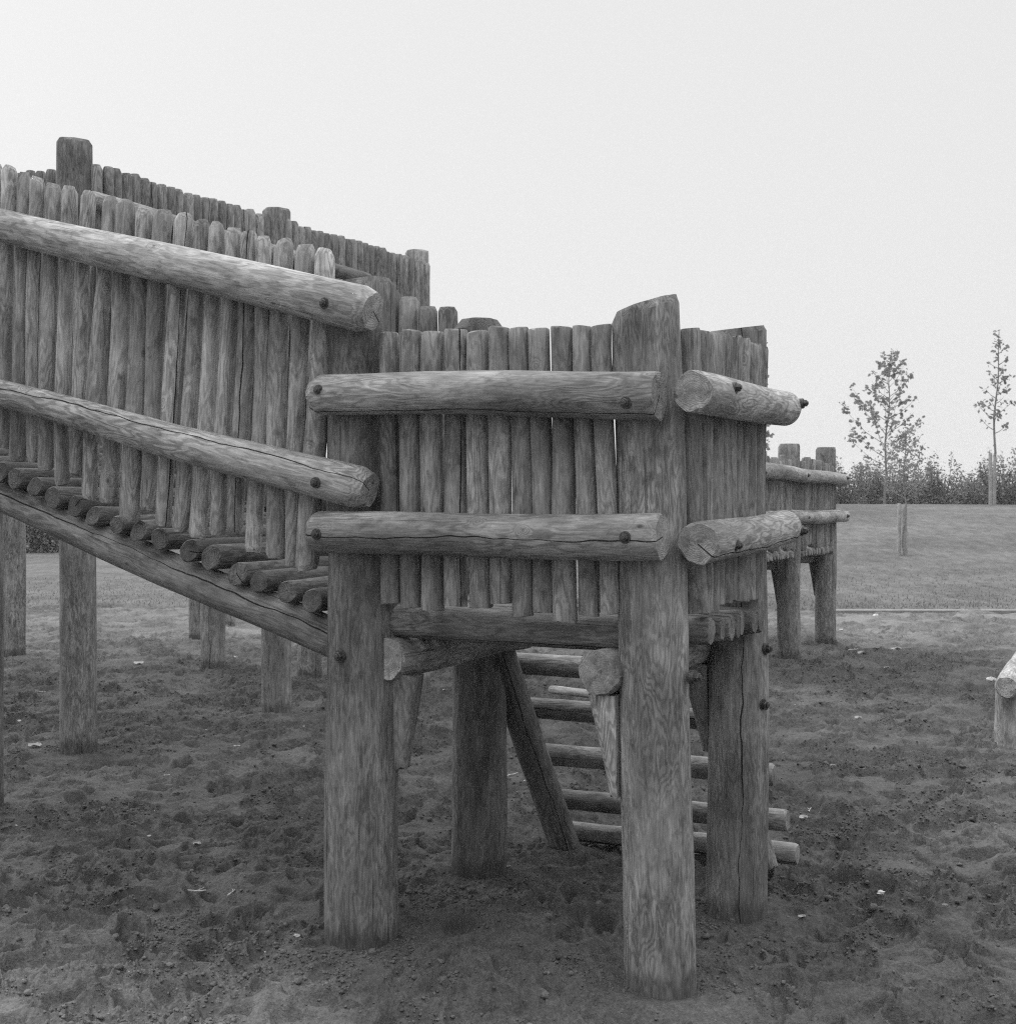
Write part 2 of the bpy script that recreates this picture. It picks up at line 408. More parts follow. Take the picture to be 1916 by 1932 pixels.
def edge_y(x):
    x = np.asarray(x, float)
    return 20.9 + np.where(x < 4.6, 1.0, .05) * (fbm(x, x * 0 + 3.3, .5, 3, .6, 5) * 1.6) + np.where(x < 0, .6, 0)
def lawn_z(x, y):
    e = edge_y(x); return -.14 + .19 * sstep(y - e, -.12, .18) + hill_z(x, y)
def lawn_hit(px, py):
    k = (px - CX) / F; lo = 21.5; z = lo
    while z < 90:
        if H - (py - HY) / F * z <= float(lawn_z(k * z, z)): break
        z += .1
    return Vector((k * z, z, float(lawn_z(k * z, z))))

# ------------------------------------------------------------------ key positions
P1 = gpt(683, 1795, .139); P2 = gpt(1249, 1885, .121); P3 = gpt(1390, 1740, .119); P4 = gpt(902, 1657, .121)
D1 = (P2 - P1).normalized(); N1 = Vector((D1.y, -D1.x, 0))         # along the front, outwards
if N1.y > 0: N1 = -N1
D2 = -N1; N2 = D1.copy()                                           # along the right side (away), outwards
PL = gpt(-38, 1528, .12)                                           # far side post of the ramp at the left edge
R1 = gpt(150, 1422, .118); R2 = gpt(521, 1347, .115); R3 = Vector((0, 0, 0)); R3 = R2 + (R2 - R1) * .98
S1 = gpt(1488, 1243, .12); S2 = gpt(1557, 1217, .12)
for p, r in ((P1, .139), (P2, .121), (P3, .119), (P4, .121), (PL, .12), (R1, .118), (R2, .115)): POSTS_XY.append((p.x, p.y, r))

# ------------------------------------------------------------------ ground
def build_sand():
    ys = [2.4]
    while ys[-1] < 24.5:
        z = ys[-1]; ys.append(z + max(.0075, min(.0018 * z, .034)) * (1.6 if z < 3.9 else 1))
    ys = np.array(ys)
    k = np.concatenate([np.linspace(-.62, -.375, 60, endpoint=False), np.linspace(-.375, .375, 940), np.linspace(.375, .62, 61)[1:]])
    Y, K = np.meshgrid(ys, k, indexing='ij'); X = K * Y
    Z, RG = sand_h(X, Y, 'both')
    nr, nc = Y.shape
    me = bpy.data.meshes.new('sand'); me.vertices.add(nr * nc)
    me.vertices.foreach_set('co', np.stack([X, Y, Z], -1).astype(np.float32).ravel())
    i = np.arange((nr - 1) * (nc - 1)); r = i // (nc - 1); c = i % (nc - 1); a = r * nc + c
    q = np.stack([a, a + 1, a + nc + 1, a + nc], -1).astype(np.int32)
    me.loops.add(q.size); me.polygons.add(len(q)); me.loops.foreach_set('vertex_index', q.ravel())
    me.polygons.foreach_set('loop_start', (np.arange(len(q)) * 4).astype(np.int32))
    me.polygons.foreach_set('use_smooth', np.ones(len(q), bool)); me.update(calc_edges=True)
    # base tone of the sand: paler by the lawn, right and front, darker elsewhere
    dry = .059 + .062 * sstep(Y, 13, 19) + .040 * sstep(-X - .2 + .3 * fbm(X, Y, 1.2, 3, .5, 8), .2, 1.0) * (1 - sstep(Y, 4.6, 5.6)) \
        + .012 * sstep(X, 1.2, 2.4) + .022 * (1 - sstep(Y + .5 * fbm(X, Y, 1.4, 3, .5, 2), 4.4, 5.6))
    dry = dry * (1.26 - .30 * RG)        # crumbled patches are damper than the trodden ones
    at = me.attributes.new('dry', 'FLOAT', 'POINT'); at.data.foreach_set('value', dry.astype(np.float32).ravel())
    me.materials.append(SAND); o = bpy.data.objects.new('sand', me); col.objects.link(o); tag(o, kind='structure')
    # loose crumbs and clods of damp sand, lying in patches
    r = np.random.RandomState(9); N = 210000
    cy = 3.3 + 11.5 * r.rand(N) ** 1.25; ck = (r.rand(N) - .5) * .80; cx = ck * cy
    ri = np.clip(np.searchsorted(ys, cy), 1, len(ys) - 1); ci = np.clip(np.searchsorted(k, ck), 1, len(k) - 1)
    pile = np.clip(fbm(cx, cy, 3.1, 3, .6, 31) * 3.2 + .35, 0, 1)
    keep = r.rand(N) < (.04 + .96 * RG[ri, ci] * pile) * np.clip(cy / 7.0, .45, 1.0)
    cx, cy, ri, ci = cx[keep], cy[keep], ri[keep], ci[keep]; n = len(cx)
    sz = .0032 + .0052 * r.rand(n) ** 2.5 + .012 * (r.rand(n) < .035) * r.rand(n)
    g_ = (1 + 5 ** .5) / 2
    ico = np.array([(-1, g_, 0), (1, g_, 0), (-1, -g_, 0), (1, -g_, 0), (0, -1, g_), (0, 1, g_), (0, -1, -g_), (0, 1, -g_), (g_, 0, -1), (g_, 0, 1), (-g_, 0, -1), (-g_, 0, 1)]) / 1.902
    tri = np.array([(0, 11, 5), (0, 5, 1), (0, 1, 7), (0, 7, 10), (0, 10, 11), (1, 5, 9), (5, 11, 4), (11, 10, 2), (10, 7, 6), (7, 1, 8), (3, 9, 4), (3, 4, 2), (3, 2, 6), (3, 6, 8), (3, 8, 9), (4, 9, 5), (2, 4, 11), (6, 2, 10), (8, 6, 7), (9, 8, 1)])
    a = r.rand(n) * 6.283; V = ico[None] * (.72 + .5 * r.rand(n, 12, 1)) * sz[:, None, None] * (1 + .5 * (r.rand(n, 1, 3) - .4)); V[..., 2] *= .8
    ca, sa = np.cos(a)[:, None], np.sin(a)[:, None]
    co = np.stack([V[..., 0] * ca - V[..., 1] * sa + cx[:, None], V[..., 0] * sa + V[..., 1] * ca + cy[:, None], V[..., 2] + (Z[ri, ci] + sz * .15)[:, None]], -1)
    m2 = bpy.data.meshes.new('sand_clods'); m2.vertices.add(n * 12); m2.vertices.foreach_set('co', co.astype(np.float32).ravel())
    q2 = (tri[None] + (np.arange(n) * 12)[:, None, None]).reshape(-1, 3).astype(np.int32)
    m2.loops.add(q2.size); m2.polygons.add(len(q2)); m2.loops.foreach_set('vertex_index', q2.ravel())
    m2.polygons.foreach_set('loop_start', (np.arange(len(q2)) * 3).astype(np.int32)); m2.polygons.foreach_set('use_smooth', np.ones(len(q2), bool)); m2.update(calc_edges=True)
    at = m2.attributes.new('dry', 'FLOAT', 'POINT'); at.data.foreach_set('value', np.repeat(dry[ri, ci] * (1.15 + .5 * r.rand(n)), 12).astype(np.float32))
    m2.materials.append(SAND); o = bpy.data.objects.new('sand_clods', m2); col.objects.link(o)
    tag(o, 'loose crumbs and small clods of damp sand over the churned ground', 'sand', kind='stuff'); print('clods', n)
build_sand()
def sheet(name, xs, ys, zf, mat, attr=None):
    X, Y = np.meshgrid(xs, ys); Z = zf(X, Y); nr, nc = X.shape
    vs = np.stack([X, Y, Z], -1).reshape(-1, 3).tolist()
    fs = [(r * nc + c, r * nc + c + 1, (r + 1) * nc + c + 1, (r + 1) * nc + c) for r in range(nr - 1) for c in range(nc - 1)]
    o = link_mesh(name, vs, fs, mat, sharp=0); tag(o, kind='structure')
    if attr: at = o.data.attributes.new(attr[0], 'FLOAT', 'POINT'); at.data.foreach_set('value', [attr[1]] * len(o.data.vertices))
    return o
sheet('ground', np.linspace(-260, 260, 60), np.linspace(-18, 24, 14), lambda X, Y: X * 0 - .17, SAND, ('dry', .1))
sheet('lawn', np.concatenate([np.linspace(-260, -27, 24), np.linspace(-26, 26, 340), np.linspace(27, 260, 24)]),
      np.concatenate([np.linspace(19.2, 23.2, 60), np.linspace(23.4, 60, 150), np.linspace(62, 260, 30)]), lawn_z, GRASS)
# pale edging strip between sand and lawn on the right
xs = np.linspace(4.7, 13.5, 60); vs = []
for x in xs:
    e = 20.80
    zt = .035
    vs += [(x, e - .05, -.12), (x, e - .045, zt), (x, e + .18, zt + .008), (x, e + .20, -.1)]
fs = [(4 * i + k, 4 * i + k + 1, 4 * i + k + 5, 4 * i + k + 4) for i in range(len(xs) - 1) for k in range(3)]
tag(link_mesh('kerb', vs, fs, EDGE), kind='structure')
# short blades over the near lawn and tufts along its edge: one mesh
def build_blades():
    r = np.random.RandomState(5); N = 20000
    y = 20.7 + 9 * r.rand(N) ** 3.2; x = (r.rand(N) - .5) * .80 * y
    keep = y > edge_y(x) + r.rand(N) * .25 - .12; x, y = x[keep], y[keep]; n = len(x)
    z = lawn_z(x, y) - .01; hgt = .02 + .04 * r.rand(n); wd = .005 + .006 * r.rand(n); a = r.rand(n) * math.pi
    lx, ly = (r.rand(n) - .5) * .05, (r.rand(n) - .5) * .05
    co = np.empty((n, 3, 3), np.float32)
    co[:, 0] = np.stack([x - wd * np.cos(a), y - wd * np.sin(a), z], -1); co[:, 1] = np.stack([x + wd * np.cos(a), y + wd * np.sin(a), z], -1)
    co[:, 2] = np.stack([x + lx, y + ly, z + hgt], -1)
    me = bpy.data.meshes.new('grass'); me.vertices.add(n * 3); me.vertices.foreach_set('co', co.ravel())
    me.loops.add(n * 3); me.polygons.add(n); me.loops.foreach_set('vertex_index', np.arange(n * 3, dtype=np.int32))
    me.polygons.foreach_set('loop_start', (np.arange(n) * 3).astype(np.int32)); me.update(calc_edges=True)
    me.materials.append(BLADE); o = bpy.data.objects.new('grass', me); col.objects.link(o)
    tag(o, 'short mown grass covering the lawn beyond the sand', 'grass', kind='stuff')
build_blades()

# ------------------------------------------------------------------ the main fort: square platform, ramp and ladder
fort = thing('play_fort', (P2.x, P2.y, 0), 'big log climbing fort in the foreground with square palisade platform, ramp and rung ladder', 'play fort')
WF = Wall(P1, D1, N1)             # front face, and the ramp in line with it
WR = Wall(P2, D2, N2)             # right face
def post(P, r0, r1, top, parent, **k):
    k.setdefault('tone', .15)
    o = log('post', (P.x, P.y, -.25), (P.x + k.pop('dx', 0), P.y, top), r0, r1, parent, n=44, wob=.012, bend=.005, **k)
    o['foot'] = 1.0; return o
p1 = post(P1, .139, .124, 2.41, fort, ch1=(.16, .03), tilt1=(.05, .1), tone=.125, seed=1, cr_on=0)
p2 = post(P2, .121, .112, 2.26, fort, ch1=(.15, .03), tilt1=(0, .28), tone=.185, dx=-.055, seed=2, cr_on=0)
p3 = post(P3, .120, .110, 2.285, fort, ch1=(.10, .02), tilt1=(-.12, .10), tone=.15, crack=.15, seed=3)
p4 = post(P4, .121, .112, 2.40, fort, ch1=(.30, .045), tone=.14, seed=4)
plp = post(PL, .12, .11, 3.0, fort, ch1=(.12, .02), seed=5)
# pickets of the ramp, near side: top x, y, width; bottom x, y, width
RP = [(20, 315, 30, 6, 846, 30), (46, 324, 26, 33, 871, 33), (72, 334, 28, 61, 871, 26), (101.5, 346, 32, 88, 888, 31), (129, 352, 31, 117, 915, 30), (166, 362, 31, 144, 896, 28),
      (206, 370, 31, 168, 942, 31), (240, 378.5, 38, 203, 948, 37), (275.5, 392.5, 39, 243, 984, 41), (310, 396, 36, 279, 964, 33), (347, 404, 37, 309, 993, 32), (379, 415, 34, 341.5, 1003, 33),
      (408, 421, 31, 375, 1016, 35), (440, 429, 33, 412, 1009.5, 35), (470, 438, 35, 443.5, 1003, 33), (500, 447, 32, 478, 1043, 36), (534.5, 454, 39, 521, 1054, 43), (575, 461, 38, 553, 1068, 30), (612, 472, 40, 580, 1076.5, 48),
      (-8, 308, 28, -22, 840, 28), (-36, 300, 28, -50, 832, 28), (-64, 291, 28, -78, 824, 28), (-92, 283, 28, -106, 815, 28)]
for i, (tx, ty, tw, bx, by, bw_) in enumerate(RP):
    t = WF.at(tx, ty, .088); b = WF.at(bx, by, .088)
    log('picket', b, t, bw_ * b.y / F / 2 * .97, tw * t.y / F / 2 * .97, fort, n=22, ch0=(.24, .022), ch1=(.34, .026), wob=.05, bend=.008, tone=.265, seed=100 + i,
        tilt0=(random.uniform(-.1, .2), random.uniform(-.2, .2)), tilt1=(random.uniform(-.2, .3), random.uniform(-.3, .3)))
# pickets of the front wall
FPk = [(510, 433, 88, 516, 1722), (615, 430, 98, 620, 1742), (720, 430, 100, 715, 1752), (828, 418, 102, 828, 1735), (936, 433, 98, 945, 1742), (1034, 412, 96, 1042, 1722),
       (1123, 416, 92, 1150, 1785), (1222, 415, 95, 1245, 1765), (1332, 407, 102, 1348, 1808), (1430, 402, 88, 1455, 1780), (1520, 398, 88, 1560, 1770)]
for i, (tx, ty, tw, bx, by) in enumerate(FPk):
    c = lambda x, y: (x / 2.522 + 531.8, y / 2.522 + 455.8)
    t = WF.at(*c(tx, ty), .085); b = WF.at(*c(bx, by), .085); wd = tw / 2.522
    log('picket', b, t, wd * 1.15 * b.y / F / 2, wd * 1.10 * t.y / F / 2, fort, n=22, ch0=(.04, .004), ch1=(.10, .006), wob=.02, bend=.006, tone=.205, seed=200 + i,
        tilt0=(random.uniform(-.05, .1), random.uniform(-.12, .12)), tilt1=(random.uniform(-.05, .15), random.uniform(-.15, .15)))
# pickets of the right wall
RW = [(228, 240, 66, 265, 1705), (290, 253, 50, 297, 1705), (330, 262, 36, 330, 1708), (358, 265, 34, 366, 1662), (394, 265, 40, 398, 1655), (430, 282, 36, 428, 1640), (463, 285, 32, 456, 1645),
      (492, 300, 32, 488, 1650), (525, 315, 34, 518, 1640), (557, 322, 32, 545, 1635), (590, 330, 32, 583, 1635)]
for i, (tx, ty, tw, bx, by) in enumerate(RW):
    c = lambda x, y: (x / 2.735 + 1215.5, y / 2.735 + 531.8)
    t = WR.at(*c(tx, ty), .06); b = WR.at(*c(bx, by), .06)
    log('picket', b, t, .0375 if i else .043, .036, fort, n=20, ch0=(.05, .004), ch1=(.14, .012), wob=.035, bend=.006, tone=.20, seed=300 + i, tilt1=(0, random.uniform(-.2, .2)))
# far side palisade of the ramp, running up from the rear post
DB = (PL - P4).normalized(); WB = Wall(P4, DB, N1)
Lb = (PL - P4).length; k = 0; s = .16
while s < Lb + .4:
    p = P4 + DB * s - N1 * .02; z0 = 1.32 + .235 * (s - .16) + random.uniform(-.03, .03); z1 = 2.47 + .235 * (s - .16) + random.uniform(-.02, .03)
    log('picket', (p.x + random.uniform(-.008, .008), p.y, z0), (p.x, p.y, z1), .044, .043, fort, n=16, seg=10, ch0=(.1, .01), ch1=(.22, .02), tone=.15, seed=400 + k)  # tone darkened to put shade into the gaps of the near wall
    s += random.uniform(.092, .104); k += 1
# rails
def rail(W, x0, y0, x1, y1, r0, r1, parent, off=.19, bolts=(), tone=.25, **kw):
    a, b = W.at(x0, y0, off), W.at(x1, y1, off)
    o = log('rail', a, b, r0, r1, parent, n=40, wob=kw.pop('wob', .02), bend=kw.pop('bend', .006), tone=tone, **kw)
    for (bx, by) in bolts:
        q = W.at(bx, by, off)
        t = (q - a).dot((b - a).normalized()); c = a + (b - a).normalized() * t
        rr = r0 + (r1 - r0) * t / (b - a).length; dz = max(-.8 * rr, min(.8 * rr, q.z - c.z))
        nr = W.n * math.sqrt(rr * rr - dz * dz) + Vector((0, 0, dz))
        bolt(c + nr * 1.0, (W.n + nr.normalized() * .35), o, .85)
    return o
rail(WF, -190, 378, 704, 587, .060, .083, fort, .185, [(634, 577)], tone=.28, ch1=(.22, .045), ch0=(.1, .02), seed=21, crack=2.6)
rail(WF, -190, 693, 697, 926, .050, .076, fort, .185, [(615, 911)], tone=.24, ch1=(.24, .045), ch0=(.1, .02), seed=22, crack=-.45)
rail(WF, 594, 745, 1244, 745, .073, .078, fort, .19, [(622, 739), (1195, 762)], tone=.25, ch0=(.24, .03), ch1=(.04, .006), seed=23, crack=.9)
rail(WF, 593, 1003, 1250, 1013, .074, .077, fort, .19, [(618, 1007), (1195, 1013)], tone=.245, ch0=(.18, .02), ch1=(.10, .014), seed=24, crack=.22)
rail(WR, 1308, 738, 1486, 770, .068, .066, fort, .165, [(1352, 733), (1483, 762)], tone=.27, ch0=(.07, .01), ch1=(.20, .035), seed=25)
rail(WR, 1315, 1026, 1486, 995, .068, .066, fort, .165, [(1353, 1028), (1483, 1001)], tone=.28, ch0=(.07, .01), ch1=(.22, .035), seed=26)
# post bolts
def face_bolt(P, r, x, y, parent, s=1.0):
    kx = (x - CX) / F; ra = Vector((kx, 1, -(y - HY) / F)); o = Vector((0, 0, H))
    A = ra.x ** 2 + ra.y ** 2; B = -2 * (ra.x * P.x + ra.y * P.y); Cc = P.x ** 2 + P.y ** 2 - r * r; disc = B * B - 4 * A * Cc
    t = (-B - math.sqrt(max(disc, 0))) / (2 * A); q = o + ra * t; bolt(q, Vector((q.x - P.x, q.y - P.y, 0)), parent, s)
face_bolt(P1, .135, 641, 1238, p1); face_bolt(P3, .117, 1438, 1330, p3, 1.1); face_bolt(P3, .121, 1445, 1224, p3); face_bolt(P2, .121, 1310, 1278, p2)
# platform: joists, deck logs, brackets
def seg_log(name, A, d, s0, s1, z0, z1, r, parent=fort, **k):
    a = A + d * s0; b = A + d * s1
    return log(name, (a.x, a.y, z0), (b.x, b.y, z1), r, k.pop('r1', r), parent, **k)
J1 = P1 + D1 * .125; J2 = P2 - D1 * .175
seg_log('joist', J1, D2, -.05, 1.15, 1.04, 1.04, .078, n=32, ch0=(.06, .01), tone=.22, seed=31, r1=.07)
seg_log('joist', J2, D2, -.13, 1.10, 1.038, 1.04, .077, n=32, ch0=(.07, .012), tone=.25, seed=37, r1=.07)
bracket(P1 + D1 * .128 + D2 * .05 + Vector((0, 0, .975)), D1, D2, .095, .035, .34, .06, fort, .2)
bracket(P2 - D1 * .125 + N1 * .05 + Vector((0, 0, .965)), -D1, D2, .115, .035, .335, .06, fort, .27)
bracket(P3 - D1 * .105 + Vector((0, 0, .97)), -D1, D2, .13, .03, .34, .06, fort, .2)
# deck: first the heavy front log between the posts, then logs reaching out to the right
seg_log('deck_log', P1 + D2 * .035, D1, .10, 1.06, 1.172, 1.162, .060, n=32, tone=.15, seed=33, crack=1.0)
s = .16; k = 0
while s < 1.0:
    x1 = 1.17 + .085 if .17 < s < .82 else 1.02
    seg_log('deck_log', P1 + D2 * s, D1, (-.05 if .2 < s < .9 else .14), x1 + random.uniform(-.01, .015), 1.168, 1.158, .044 + .003 * (k % 2), n=24, tone=.13, ch1=(.1, .01), tilt1=(random.uniform(.0, .12), 0), seed=40 + k)
    s += .094; k += 1
# ramp: stringers and deck logs
ST0, ST1 = WF.at(-150, 870, -.04), WF.at(650, 1213, -.04)
log('stringer', ST0, ST1, .066, .074, fort, n=32, wob=.02, tone=.15, seed=51)
d = (ST0 - ST1); e0 = ST1 + D2 * .97 + Vector((0, 0, .04)); log('stringer', e0 + d, e0, .06, .06, fort, n=24, tone=.18, seed=52)
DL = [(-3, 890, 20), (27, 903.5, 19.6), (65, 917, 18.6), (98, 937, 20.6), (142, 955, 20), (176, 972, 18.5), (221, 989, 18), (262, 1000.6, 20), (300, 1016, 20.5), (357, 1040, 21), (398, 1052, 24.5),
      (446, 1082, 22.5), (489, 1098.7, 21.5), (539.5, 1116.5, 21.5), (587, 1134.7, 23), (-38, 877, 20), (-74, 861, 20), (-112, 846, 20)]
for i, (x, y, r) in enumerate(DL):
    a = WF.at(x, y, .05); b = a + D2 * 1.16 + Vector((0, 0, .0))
    log('deck_log', a, b, r * a.y / F, r * a.y / F * .95, fort, n=24, ch0=(.08, .006), tilt0=(random.uniform(-.1, .1), random.uniform(-.35, .2)), wob=.03, tone=.10, seed=60 + i)  # low tone paints in the shade under the pickets, plus damp end grain
# ladder behind the platform
LF, RF = gpt(1081, 1600, .05), gpt(1452, 1640, .05)
LT = Wall(P4 + D1 * .12, D1, N1).at(951, 1245, -.05); lean = LT - Vector((LF.x, LF.y, 0))
kk = (1.22) / LT.z
log('ladder_stringer', (LF.x, LF.y, -.12), Vector((LF.x, LF.y, 0)) + lean * kk, .070, .066, fort, n=32, wob=.02, tone=.14, seed=81, crack=.1, )
log('ladder_stringer', (RF.x, RF.y, -.12), Vector((RF.x, RF.y, 0)) + lean * kk, .066, .062, fort, n=28, wob=.02, tone=.18, seed=82)
upd = lean.normalized(); ldn = D1.cross(upd); ldn = ldn if ldn.y > 0 else -ldn
base_l = Vector((LF.x, LF.y, 0)) + ldn * .095
for i, yy in enumerate((1569, 1507, 1425, 1336, 1250)):
    xx = (1112, 1085, 1055, 1022, 1000)[i]
    # climb along the stringer until the rung shows at the photographed height
    best = min((abs(HY + (H - (base_l + upd * t).z) / (base_l + upd * t).y * F - yy), t) for t in [q * .01 for q in range(0, 150)])[1]
    c = base_l + upd * best
    a = c - D1 * .10; b = c + D1 * (1.04 if i < 3 else 1.02)
    log('ladder_rung', a, b, .046 + .003 * (i == 2), .047, fort, n=26, ch0=(.1, .01), ch1=(.14, .012), wob=.03, tone=.17, seed=90 + i, crack=1.4 if i == 2 else None)

# ------------------------------------------------------------------ raised walkway behind
walk = thing('raised_walkway', (R1.x, R1.y, 0), 'high log walkway with a long level palisade running away behind the ramp', 'walkway')
DR = (R3 - R1).normalized(); NR = Vector((DR.y, -DR.x, 0)); NR = NR if NR.x > 0 else -NR
post(R1, .118, .112, 3.95, walk, ch1=(.12, .02), tone=.165, seed=6, tilt1=(0, -.05), dx=-.035)
post(R2, .115, .108, 3.86, walk, ch1=(.1, .02), tone=.17, seed=7)
post(R3, .115, .105, 3.84, walk, ch1=(.1, .02), tone=.18, seed=8)
OUTW = -NR * 1.2
post(R3 + OUTW, .115, .105, 3.2, walk, seed=9)
Lr = (R3 - R1).length; L2 = (R2 - R1).length; s = .07; k = 0
while s < Lr + .02:
    if not (L2 + .02 < s < L2 + .09):
        p = R1 + DR * s + NR * .09; j = random.uniform(-.014, .014)
        log('picket', (p.x, p.y, 2.62), (p.x + random.uniform(-.01, .01), p.y, 3.80 - .07 * s / Lr + j), .042, .041, walk, n=14, seg=8, ch0=(.1, .01), ch1=(.28, .025), tone=.185, seed=500 + k)
    s += random.uniform(.081, .087); k += 1
s = .17; k = 0
while s < 1.3:
    p = R1 - NR * s + NR * 0 + Vector((0, .02, 0)); log('picket', (p.x, p.y, 2.62), (p.x, p.y, 3.80 + random.uniform(-.03, .03)), .037, .036, walk, n=14, seg=8, ch0=(.1, .01), ch1=(.28, .025), tone=.17, seed=600 + k)
    s += random.uniform(.085, .105); k += 1
for (s0, s1) in ((-.1, L2 + .1), (L2 - .02, L2 + .95)):
    for z in (3.53, 2.95):
        a, b = R1 + DR * s0 + NR * .19, R1 + DR * s1 + NR * .19; log('rail', (a.x, a.y, z - .035 * s0), (b.x, b.y, z - .035 * s1), .060, .058, walk, n=24, ch0=(.2, .03), ch1=(.2, .03), tone=.19, seed=int(s0 * 10 + z * 100))
for o_ in (0.0, -1.15):
    a, b = R1 + NR * o_ - DR * .2, R3 + NR * o_ + DR * .2; log('joist', (a.x, a.y, 2.40), (b.x, b.y, 2.40), .07, .07, walk, n=20, seed=700 + int(o_))
s = -.1; k = 0
while s < Lr + .1:
    a = R1 + DR * s + NR * .10; b = a - NR * 1.35; log('deck_log', (a.x, a.y, 2.515), (b.x, b.y, 2.515), .045, .045, walk, n=12, seg=6, seed=720 + k); s += .092; k += 1

# a lower, more distant frame of posts seen under the ramp
T = [gpt(26, 1237, .12), gpt(402, 1260, .12), gpt(371, 1207, .1), gpt(430, 1182, .1)]
frame = thing('post_frame', (T[1].x, T[1].y, 0), 'distant log posts under a beam seen beneath the ramp at left', 'timber frame')
for i, t_ in enumerate(T): post(t_, .122 if i < 2 else .09, .118 if i < 2 else .088, 2.75, frame, tone=.17, seed=800 + i)
for a, b in ((0, 1), (1, 3), (2, 3)): log('beam', (T[a].x, T[a].y, 2.68 - .12 * (b == 3)), (T[b].x, T[b].y, 2.68 - .12 * (b == 3)), .07, .07, frame, n=18, seed=810 + a)

# ------------------------------------------------------------------ second platform, far right
DS = (S2 - S1).normalized(); NS = Vector((DS.y, -DS.x, 0)); NS = NS if NS.x > 0 else -NS
plat = thing('play_platform', (S1.x, S1.y, 0), 'smaller looking distant log platform with palisade and two rails at right', 'play platform')
LS = (S2 - S1).length; S0 = S1 - DS * LS
for i, p in enumerate((S0, S1, S2)):
    post(p, .122, .112, 2.20 + .02 * i, plat, ch1=(.14, .03), tone=.185, seed=820 + i)
    q = p - NS * 1.15; post(q, .12, .11, 2.15, plat, seed=830 + i)
    bracket(p - NS * .1 + Vector((0, 0, .95)), -NS, DS, .10, .03, .40, .04, plat, .09)
    seg_log('joist', p - NS * .02 + DS * .0, -NS, .1, 1.1, .98, .98, .07, plat, n=18, seed=835 + i)
WS = Wall(S1, DS, NS)
for (z, zz) in ((1.915, 1.87), (1.455, 1.46)):
    a = S0 - DS * .3 + NS * .18; b = S2 + DS * .18 + NS * .18
    o = log('rail', (a.x, a.y, z), (b.x, b.y, zz), .075, .068, plat, n=24, ch0=(.1, .01), ch1=(.22, .04), tone=.28, seed=int(840 + z * 10))
    for s in (.1, LS + .1, 2 * LS + .3):
        c = a + DS * s + NS * .07; bolt(Vector((c.x, c.y, z + (zz - z) * .6)), NS, o, .95)
s = .1; k = 0
while s < 2 * LS - .06:
    if abs(s - LS) > .13:
        p = S0 + DS * s + NS * .07; log('picket', (p.x, p.y, 1.13 + random.uniform(-.04, .04)), (p.x, p.y, 2.05 + random.uniform(-.03, .05)), .042, .040, plat, n=14, seg=8, ch1=(.2, .02), tone=.2, seed=850 + k)
    s += random.uniform(.085, .1); k += 1
s = .0; k = 0
while s < 2 * LS:
    a = S0 + DS * s + NS * (.02 if abs(s - LS) < .17 else .10 + random.uniform(-.02, .02)); b = a - NS * 1.3
    if abs(s - LS) < .17: a = a - NS * .16
    log('deck_log', (a.x, a.y, 1.08), (b.x, b.y, 1.08), .046, .046, plat, n=14, seg=6, tone=.24, seed=900 + k); s += .1; k += 1
s = .0
while s < 1.0:
    p = S0 - NS * (.16 + s) - DS * .07; log('picket', (p.x, p.y, 1.13), (p.x, p.y, 2.05), .042, .04, plat, n=14, seg=8, tone=.2, seed=int(950 + s * 50)); s += .095

# ------------------------------------------------------------------ low balance beam at the right edge
B0 = gpt(1905, 1412, .11)
beam = thing('balance_beam', (B0.x, B0.y, 0), 'low round balance log on a short post cut off by the right edge', 'balance beam')
bz = .50
def beam_z(px, py, Z): return H - (py - HY) / F * Z
a = Vector(((1899 - CX) / F * 9.12, 9.12, beam_z(1899, 1296, 9.12))); dirb = Vector((.44, 1, 0)).normalized()
log('beam', a, a + dirb * 3.2 + Vector((0, 0, .06)), .076, .083, beam, n=32, ch0=(.14, .025), tone=.33, seed=960)
log('post', (B0.x, B0.y, -.2), (B0.x, B0.y, a.z - .03), .098, .092, beam, n=32, wob=.015, tone=.25, seed=961)
q = B0 + dirb * 2.4; log('post', (q.x, q.y, -.2), (q.x, q.y, a.z - .02), .098, .092, beam, n=24, wob=.015, tone=.25, seed=962)

bl = thing('balance_beam', (1.0, 11.0, 0), 'low pale log on a short post seen far off between the ladder rungs', 'balance beam')
A_ = Vector(((1037 - CX) / F * 11.2, 11.2, .135)); B_ = Vector(((1150 - CX) / F * 10.9, 10.9, .125))
log('beam', A_, B_ + (B_ - A_) * .5, .033, .036, bl, n=18, tone=.3, seed=970)
log('post', (A_.x + .42, A_.y - .1, -.1), (A_.x + .42, A_.y - .1, .30), .05, .05, bl, n=16, tone=.25, seed=971)

